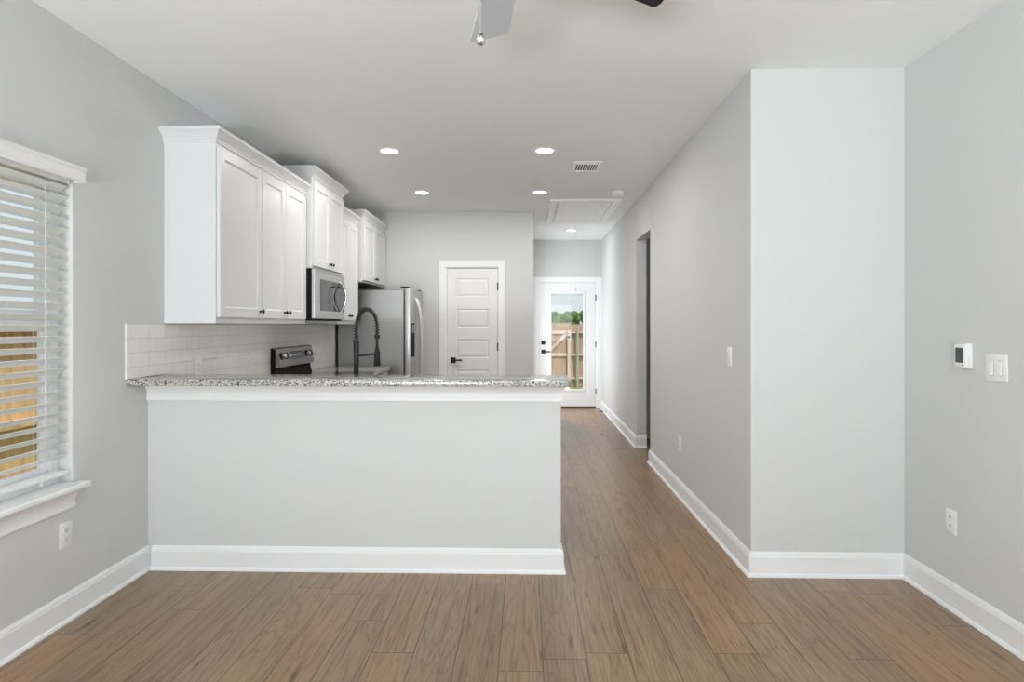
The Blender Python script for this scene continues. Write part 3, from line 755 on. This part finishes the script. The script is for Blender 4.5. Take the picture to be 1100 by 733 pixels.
# attic hatch
hx0, hx1, hy0, hy1 = .256, 1.050, 6.345, 7.765
t = thing('attic_hatch', ((hx0+hx1)/2, (hy0+hy1)/2, H), 'white framed attic hatch in the hall ceiling', 'hatch')
b = bmnew()
sweep(b, [(hx0, hy0), (hx1, hy0), (hx1, hy1), (hx0, hy1)], [(0, 0), (0, -.020), (.010, -.024), (.028, -.018), (.050, -.018), (.064, -.012), (.082, -.011), (.088, 0)], lambda x, y, z: (x, y, H-.0005+z), True); obj('casing', b, TRIM, t)
b = bmnew(); box(b, hx0+.094, hx1-.094, hy0+.094, hy1-.094, H-.006, H-.0005); pn = obj('panel', b, TRIM, t)
b = bmnew(); m_ = .10
sweep(b, [(hx0+m_, hy0+m_), (hx1-m_, hy0+m_), (hx1-m_, hy1-m_), (hx0+m_, hy1-m_)], [(0, -.006), (0, -.016), (.012, -.020), (.030, -.014), (.050, -.016), (.066, -.010), (.070, -.006)], lambda x, y, z: (x, y, H-.0005+z), True); obj('panel_molding', b, TRIM, pn)
b = bmnew(); tube(b, [(.630, 7.48, H-.006), (.630, 7.48, 1.83)], .0022, 6); lathe(b, [(.003, 0), (.009, .008), (.009, .024), (.003, .032)], (.630, 7.48, 1.80), 'Z', 12); tag(obj('pull_cord', b, STRING, t), 'thin hanging pull cord')

# smoke detector
t = thing('smoke_detector', (.955, 6.03, H), 'round white smoke detector on the ceiling at the hatch corner', 'smoke detector')
b = bmnew(); lathe(b, [(.070, 0), (.070, -.010), (.062, -.012)], (.955, 6.03, H-.0004), 'Z', 36); obj('base', b, PLASTIC, t, True)
b = bmnew(); lathe(b, [(.064, -.0125), (.064, -.030), (.056, -.038), (.030, -.041), (.002, -.042)], (.955, 6.03, H-.0004), 'Z', 36); obj('cover', b, PLASTIC, t, True)

# ceiling fan
FC = Vector((-.040, 1.545, 0)); FR = .555; ZB = 2.40
t = thing('ceiling_fan', (FC.x, FC.y, H), 'dark bladed ceiling fan with a pull chain at the top edge', 'ceiling fan')
b = bmnew(); lathe(b, [(.070, H-.0005), (.070, H-.02), (.05, H-.06), (.02, H-.075)], (FC.x, FC.y, 0), 'Z', 32); tube(b, [(FC.x, FC.y, H-.07), (FC.x, FC.y, 2.50)], .013, 14); obj('downrod', b, BLACKM, t, True)
b = bmnew(); lathe(b, [(.03, 2.53), (.11, 2.51), (.13, 2.48), (.13, 2.43), (.11, 2.405), (.062, 2.395), (.062, 2.35), (.05, 2.335), (.01, 2.33)], (FC.x, FC.y, 0), 'Z', 36); obj('motor_housing', b, BLACKM, t, True)
for k in range(5):
    th = math.radians(100-72*k)
    M = Matrix.Translation((FC.x, FC.y, ZB)) @ Matrix.Rotation(th, 4, 'Z') @ Matrix.Rotation(math.radians(-17), 4, 'X')
    b = bmnew()
    w0, w1 = .052, .073; pts = [(.15, -w0)] + [(FR-.02, -w1), (FR-.006, -w1+.005), (FR, -w1+.02), (FR, w1-.02), (FR-.006, w1-.005), (FR-.02, w1)] + [(.15, w0)]
    poly_prism(b, pts, lambda x, y, z: M @ Vector((x, y, z)), -.003, .003)
    bl = tag(obj('blade', b, FANL if k == 0 else FANM, t), 'pale grey blade' if k == 0 else 'black blade')
    b = bmnew(); M2 = M
    poly_prism(b, [(.06, -.016), (.13, -.03), (.20, -.035), (.20, .035), (.13, .03), (.06, .016)], lambda x, y, z: M2 @ Vector((x, y, z)), .0035, .0085); obj('blade_arm', b, BLACKM, bl)
PCX, PCY = -.1245, 1.545
b = bmnew()
tube(b, [(PCX, PCY, 2.139), (PCX, PCY, 2.372)], .0016, 6)
z = 2.150
while z < 2.37:
    bmesh.ops.create_icosphere(b, subdivisions=1, radius=.0024, matrix=Matrix.Translation((PCX, PCY, z))); z += .0065
tube(b, [(PCX, PCY, 2.372), (FC.x-.055, PCY, 2.375)], .004, 8)
ch = tag(obj('pull_chain', b, CHROME, t, True), 'fine silver ball chain')
b = bmnew(); lathe(b, [(.002, .024), (.004, .022), (.004, .018), (.009, .015), (.0125, .008), (.0135, 0), (.0125, -.006), (.008, -.011), (.003, -.013)], (PCX, PCY, 2.120), 'Z', 24); tag(obj('finial', b, CHROME, ch, True), 'polished round chain finial')

# ------------------------------------------------------------------ wall plates (built facing -y at the origin, then turned)
def outlet(label, loc, rz):
    t = thing('wall_outlet', (0, 0, 0), label, 'outlet', 'white duplex wall outlets')
    b = bmnew(); box(b, -.036, .036, -.0065, 0, -.0585, .0585, .003); p = obj('plate', b, PLASTIC, t, True)
    for zc in (.0195, -.0195):
        b = bmnew(); box(b, -.0165, .0165, -.0085, -.0062, zc-.0135, zc+.0135, .0015); r_ = obj('receptacle', b, PLASTIC, p)
        b = bmnew(); box(b, -.0075, -.0050, -.0088, -.0083, zc-.003, zc+.006); box(b, .005, .0075, -.0088, -.0083, zc-.003, zc+.006); lathe(b, [(.0026, -.0088), (.0026, -.0083)], (0, 0, zc-.008), 'Y', 10); obj('slot', b, SLOT, r_)
    t.location = loc; t.rotation_euler = (0, 0, rz); return t
o1 = outlet('white outlet low on the left wall under the window', (XL+.0005, 2.592, .398), PI/2)
copy_tree(o1, (XR-.0005, 2.806, .418), -PI/2, 'white outlet low on the right wall under the thermostat')
copy_tree(o1, (XH-.0005, 4.586, .419), -PI/2, 'white outlet low on the hall wall before the doorway')
copy_tree(o1, (XH-.0005, 7.885, .400), -PI/2, 'white outlet low on the hall wall near the back door')
copy_tree(o1, (XL+.009, 3.640, 1.089), PI/2, 'white outlet in the tile backsplash left of the range, nearer the bar end')
copy_tree(o1, (XL+.009, 4.385, 1.082), PI/2, 'white outlet in the tile backsplash immediately left of the range')
copy_tree(o1, (XL+.009, 5.750, 1.084), PI/2, 'white outlet in the tile backsplash right of the range')
def switch(label, loc, rz, gangs):
    t = thing('light_switch', (0, 0, 0), label, 'light switch')
    w = .036 if gangs == 1 else .058
    b = bmnew(); box(b, -w, w, -.0065, 0, -.0585, .0585, .003); p = obj('plate', b, PLASTIC, t, True)
    for xc_ in ([0] if gangs == 1 else [-.023, .023]):
        b = bmnew()
        if gangs == 1:
            box(b, -.0165, .0165, -.0080, -.0062, -.033, .033, .001)
            poly_prism(b, [(-.0078, -.031), (-.0078, .031), (-.0125, .031), (-.0095, 0), (-.0085, -.031)], lambda y, z, x: (x, y, z), -.0148, .0148)
        else:
            poly_prism(b, [(-.0060, -.030), (-.0060, .030), (-.0090, .030), (-.0155, -.028), (-.0150, -.030)], lambda y, z, x: (x+xc_, y, z), -.0095, .0095)
        rk = obj('rocker', b, PLASTIC, p)
        b = bmnew(); sweep(b, [(xc_-.0125, -.0337), (xc_+.0125, -.0337), (xc_+.0125, .0337), (xc_-.0125, .0337)], [(0, -.0064), (0, -.0070), (.0014, -.0070), (.0014, -.0064)], lambda x, z, y: (x, y, z), True)
        obj('switch_surround', b, MATS['fridge_side_coating'], p)
    t.location = loc; t.rotation_euler = (0, 0, rz); return t
switch('white two-gang light switch on the right wall beside the thermostat', (XR-.0005, 2.539, 1.171), -PI/2, 2)
switch('white single light switch at mid height on the hall wall', (XH-.0005, 3.470, 1.168), -PI/2, 1)

# thermostat
t = thing('thermostat', (XR-.015, 2.715, 1.158), 'small white thermostat with a dark screen on the right wall', 'thermostat')
b = bmnew(); box(b, XR-.014, XR-.0005, 2.676, 2.754, 1.157, 1.275, .003); obj('base', b, PLASTIC, t, True)
b = bmnew(); box(b, XR-.031, XR-.0135, 2.680, 2.750, 1.161, 1.271, .004); bd = obj('body', b, PLASTIC, t, True)
b = bmnew(); box(b, XR-.0318, XR-.0305, 2.694, 2.740, 1.183, 1.252, .0004); tag(obj('screen', b, SCREEN, bd), 'dark grey display')
b = bmnew(); box(b, XR-.0313, XR-.0308, 2.690, 2.704, 1.171, 1.174); obj('badge', b, SLOT, bd)

# cord hook on hall wall, door stop
t = thing('hanging_cord', (XH-.010, 6.94, 1.95), 'short thin white cord with a knob hanging on the hall wall', 'cord')
b = bmnew(); tube(b, [(XH-.0005, 6.94, 2.12), (XH-.008, 6.94, 2.115), (XH-.010, 6.94, 2.10), (XH-.010, 6.94, 1.955)], .003, 8); obj('cord', b, PLASTIC, t, True)
b = bmnew(); lathe(b, [(.003, .026), (.008, .02), (.012, .008), (.010, 0), (.004, -.003)], (XH-.0135, 6.94, 1.935), 'Z', 14); obj('knob', b, PLASTIC, t, True)
t = thing('door_stop', (XH-.06, 8.70, .06), 'small dark door stop on the hall baseboard by the back door', 'door stop')
b = bmnew(); tube(b, [(XH-.0152, 8.70, .06), (XH-.021, 8.70, .06)], .014, 14); tube(b, [(XH-.021, 8.70, .06), (XH-.080, 8.70, .06)], .006, 10); obj('spring', b, CHROME, t, True)
b = bmnew(); tube(b, [(XH-.080, 8.70, .06), (XH-.098, 8.70, .06)], .012, 14); tag(obj('bumper', b, BLACKP, t, True), 'black rubber tip')

# ------------------------------------------------------------------ outside
GZ = -.47
b = bmnew(); box(b, -60, 60, -30, 260, GZ-.2, GZ); struct('ground', b, LAWN, 'green lawn outside the back door', 'lawn')
b = bmnew(); box(b, -1.2, 1.22, YE+T+.01, 16.9, GZ+.001, GZ+.03); struct('trim_3', b, CONC, 'pale concrete walk leading from the back door to the gate', 'path')
def picket_fence(name, fn, a0, a1, zb, zt, m, label, railz, posts, group=None):
    t = thing(name, fn((a0+a1)/2, 0, zb), label, 'fence', group)
    b = bmnew(); a = a0; pw = .138
    while a < a1-.02:
        w = min(pw, a1-a); pts = [fn(a, 0, zb+.03), fn(a+w, .018, zt+random.uniform(-.006, .006))]
        p, q = pts; box(b, min(p[0], q[0]), max(p[0], q[0]), min(p[1], q[1]), max(p[1], q[1]), p[2], q[2]); a += pw+.006
    obj('pickets', b, FENCEP if m is FENCEG else m, t)
    for z in railz:
        b = bmnew(); p, q = fn(a0, -.0895, z), fn(a1, -.0005, z+.04); box(b, min(p[0], q[0]), max(p[0], q[0]), min(p[1], q[1]), max(p[1], q[1]), p[2], q[2], .002); obj('rail', b, m, t)
    for s in posts:
        b = bmnew(); p, q = fn(s-.045, -.18, zb), fn(s+.045, -.0905, zt-.05); box(b, min(p[0], q[0]), max(p[0], q[0]), min(p[1], q[1]), max(p[1], q[1]), zb, zt-.05, .003); obj('post', b, m, t)
    return t
picket_fence('wood_fence', lambda a, n, z: (-4.6-n, a, z), -1.0, 11.0, GZ, 1.463, FENCEW, 'golden cedar fence outside the left window', (1.30, .44, -.35), (1.0, 3.4, 8.2))
picket_fence('wood_fence', lambda a, n, z: (a, 17.0+n, z), 1.30, 7.0, GZ, 1.38, FENCEG, 'tan board fence right of the gate beyond the back door', (1.12, .46, -.22), (3.6, 6.0))
picket_fence('wood_fence', lambda a, n, z: (a, 17.0+n, z), -7.0, .47, GZ, 1.38, FENCEG, 'tan board fence left of the gate beyond the back door', (1.12, .46, -.22), (-5.8, -3.4, -1.0))
# gate
t = thing('wood_gate', (.88, 17.0, GZ), 'tan wooden gate with a diagonal brace beyond the back door', 'gate')
gx0, gx1 = .49, 1.285
b = bmnew(); a = gx0
while a < gx1-.02: w = min(.138, gx1-a); box(b, a, a+w, 17.0, 17.018, GZ+.06, 1.43+random.uniform(-.006, .006)); a += .144
obj('pickets', b, FENCEP, t)
for z in (1.10, .44, -.30):
    b = bmnew(); box(b, gx0, gx1, 16.955, 16.9995, z, z+.09, .002); obj('rail', b, FENCEG, t)
b = bmnew()
p0, p1 = Vector((gx0+.10, 0, .53)), Vector((gx1-.12, 0, 1.10)); dv = (p1-p0).normalized(); nv = Vector((-dv.z, 0, dv.x))*.045
poly_prism(b, [(q.x, q.z) for q in (p0-nv, p1-nv, p1+nv, p0+nv)], lambda x, z, y: (x, y, z), 16.955, 16.9995); obj('brace', b, FENCEG, t)
b = bmnew(); box(b, gx1-.10, gx1-.01, 16.905, 16.9545, GZ+.06, 1.20, .002); tag(obj('stile', b, FENCEG, t), 'upright gate board')
b = bmnew(); box(b, gx1-.09, gx1-.04, 16.880, 16.9045, .98, 1.04, .002); tag(obj('latch', b, BLACKM, t), 'black gate latch')
b = bmnew(); tube(b, [(1.48, 16.86, GZ), (1.48, 16.86, 1.26)], .035, 16); lathe(b, [(.04, 0), (.04, .02), (.02, .04), (.004, .045)], (1.48, 16.86, 1.255), 'Z', 16)
tag(obj('fence_post', b, GALV, None, True), 'grey steel post beside the wooden gate', 'post')
# trees
spots = [(2.0, 178, 5.6, 'tree behind the fence, far left of the back door view'), (6.9, 160, 5.4, 'tree behind the fence, left in the back door glass'), (9.6, 184, 6.0, 'tree behind the gate, left of centre in the back door glass'), (11.9, 172, 5.5, 'tree behind the gate, centre of the back door glass'), (14.6, 186, 6.1, 'tree behind the steel post in the back door glass'), (17.2, 167, 6.3, 'tree at the right edge of the back door glass'), (23.5, 182, 5.8, 'tree beyond the right end of the back door view')]
for i, (x, y, hgt, lab) in enumerate(spots):
    t = thing('pine_tree', (x, y, GZ), 'dark green '+lab, 'tree', 'trees beyond the fence')
    b = bmnew(); tube(b, [(x, y, GZ), (x+.1, y, hgt*.5), (x, y, hgt*.85)], [.28, .2, .08], 8); obj('trunk', b, BARK, t, True)
    b = bmnew(); rr = random.Random(i)
    for k in range(14):
        a = rr.uniform(0, 2*PI); q = rr.uniform(0, 1.9); zc = rr.uniform(.12, .88)*hgt+GZ*.5; rad = rr.uniform(.9, 1.6)*(1.15-.5*zc/hgt)
        r_ = bmesh.ops.create_icosphere(b, subdivisions=3, radius=rad, matrix=Matrix.Translation((x+q*math.cos(a), y+q*math.sin(a), min(zc, hgt-rad*.8))))
        for v in r_['verts']:
            v.co += (v.co-Vector((x, y, zc))).normalized()*noise.noise(v.co*2.6)*.35
    obj('crown', b, LEAF, t, True)
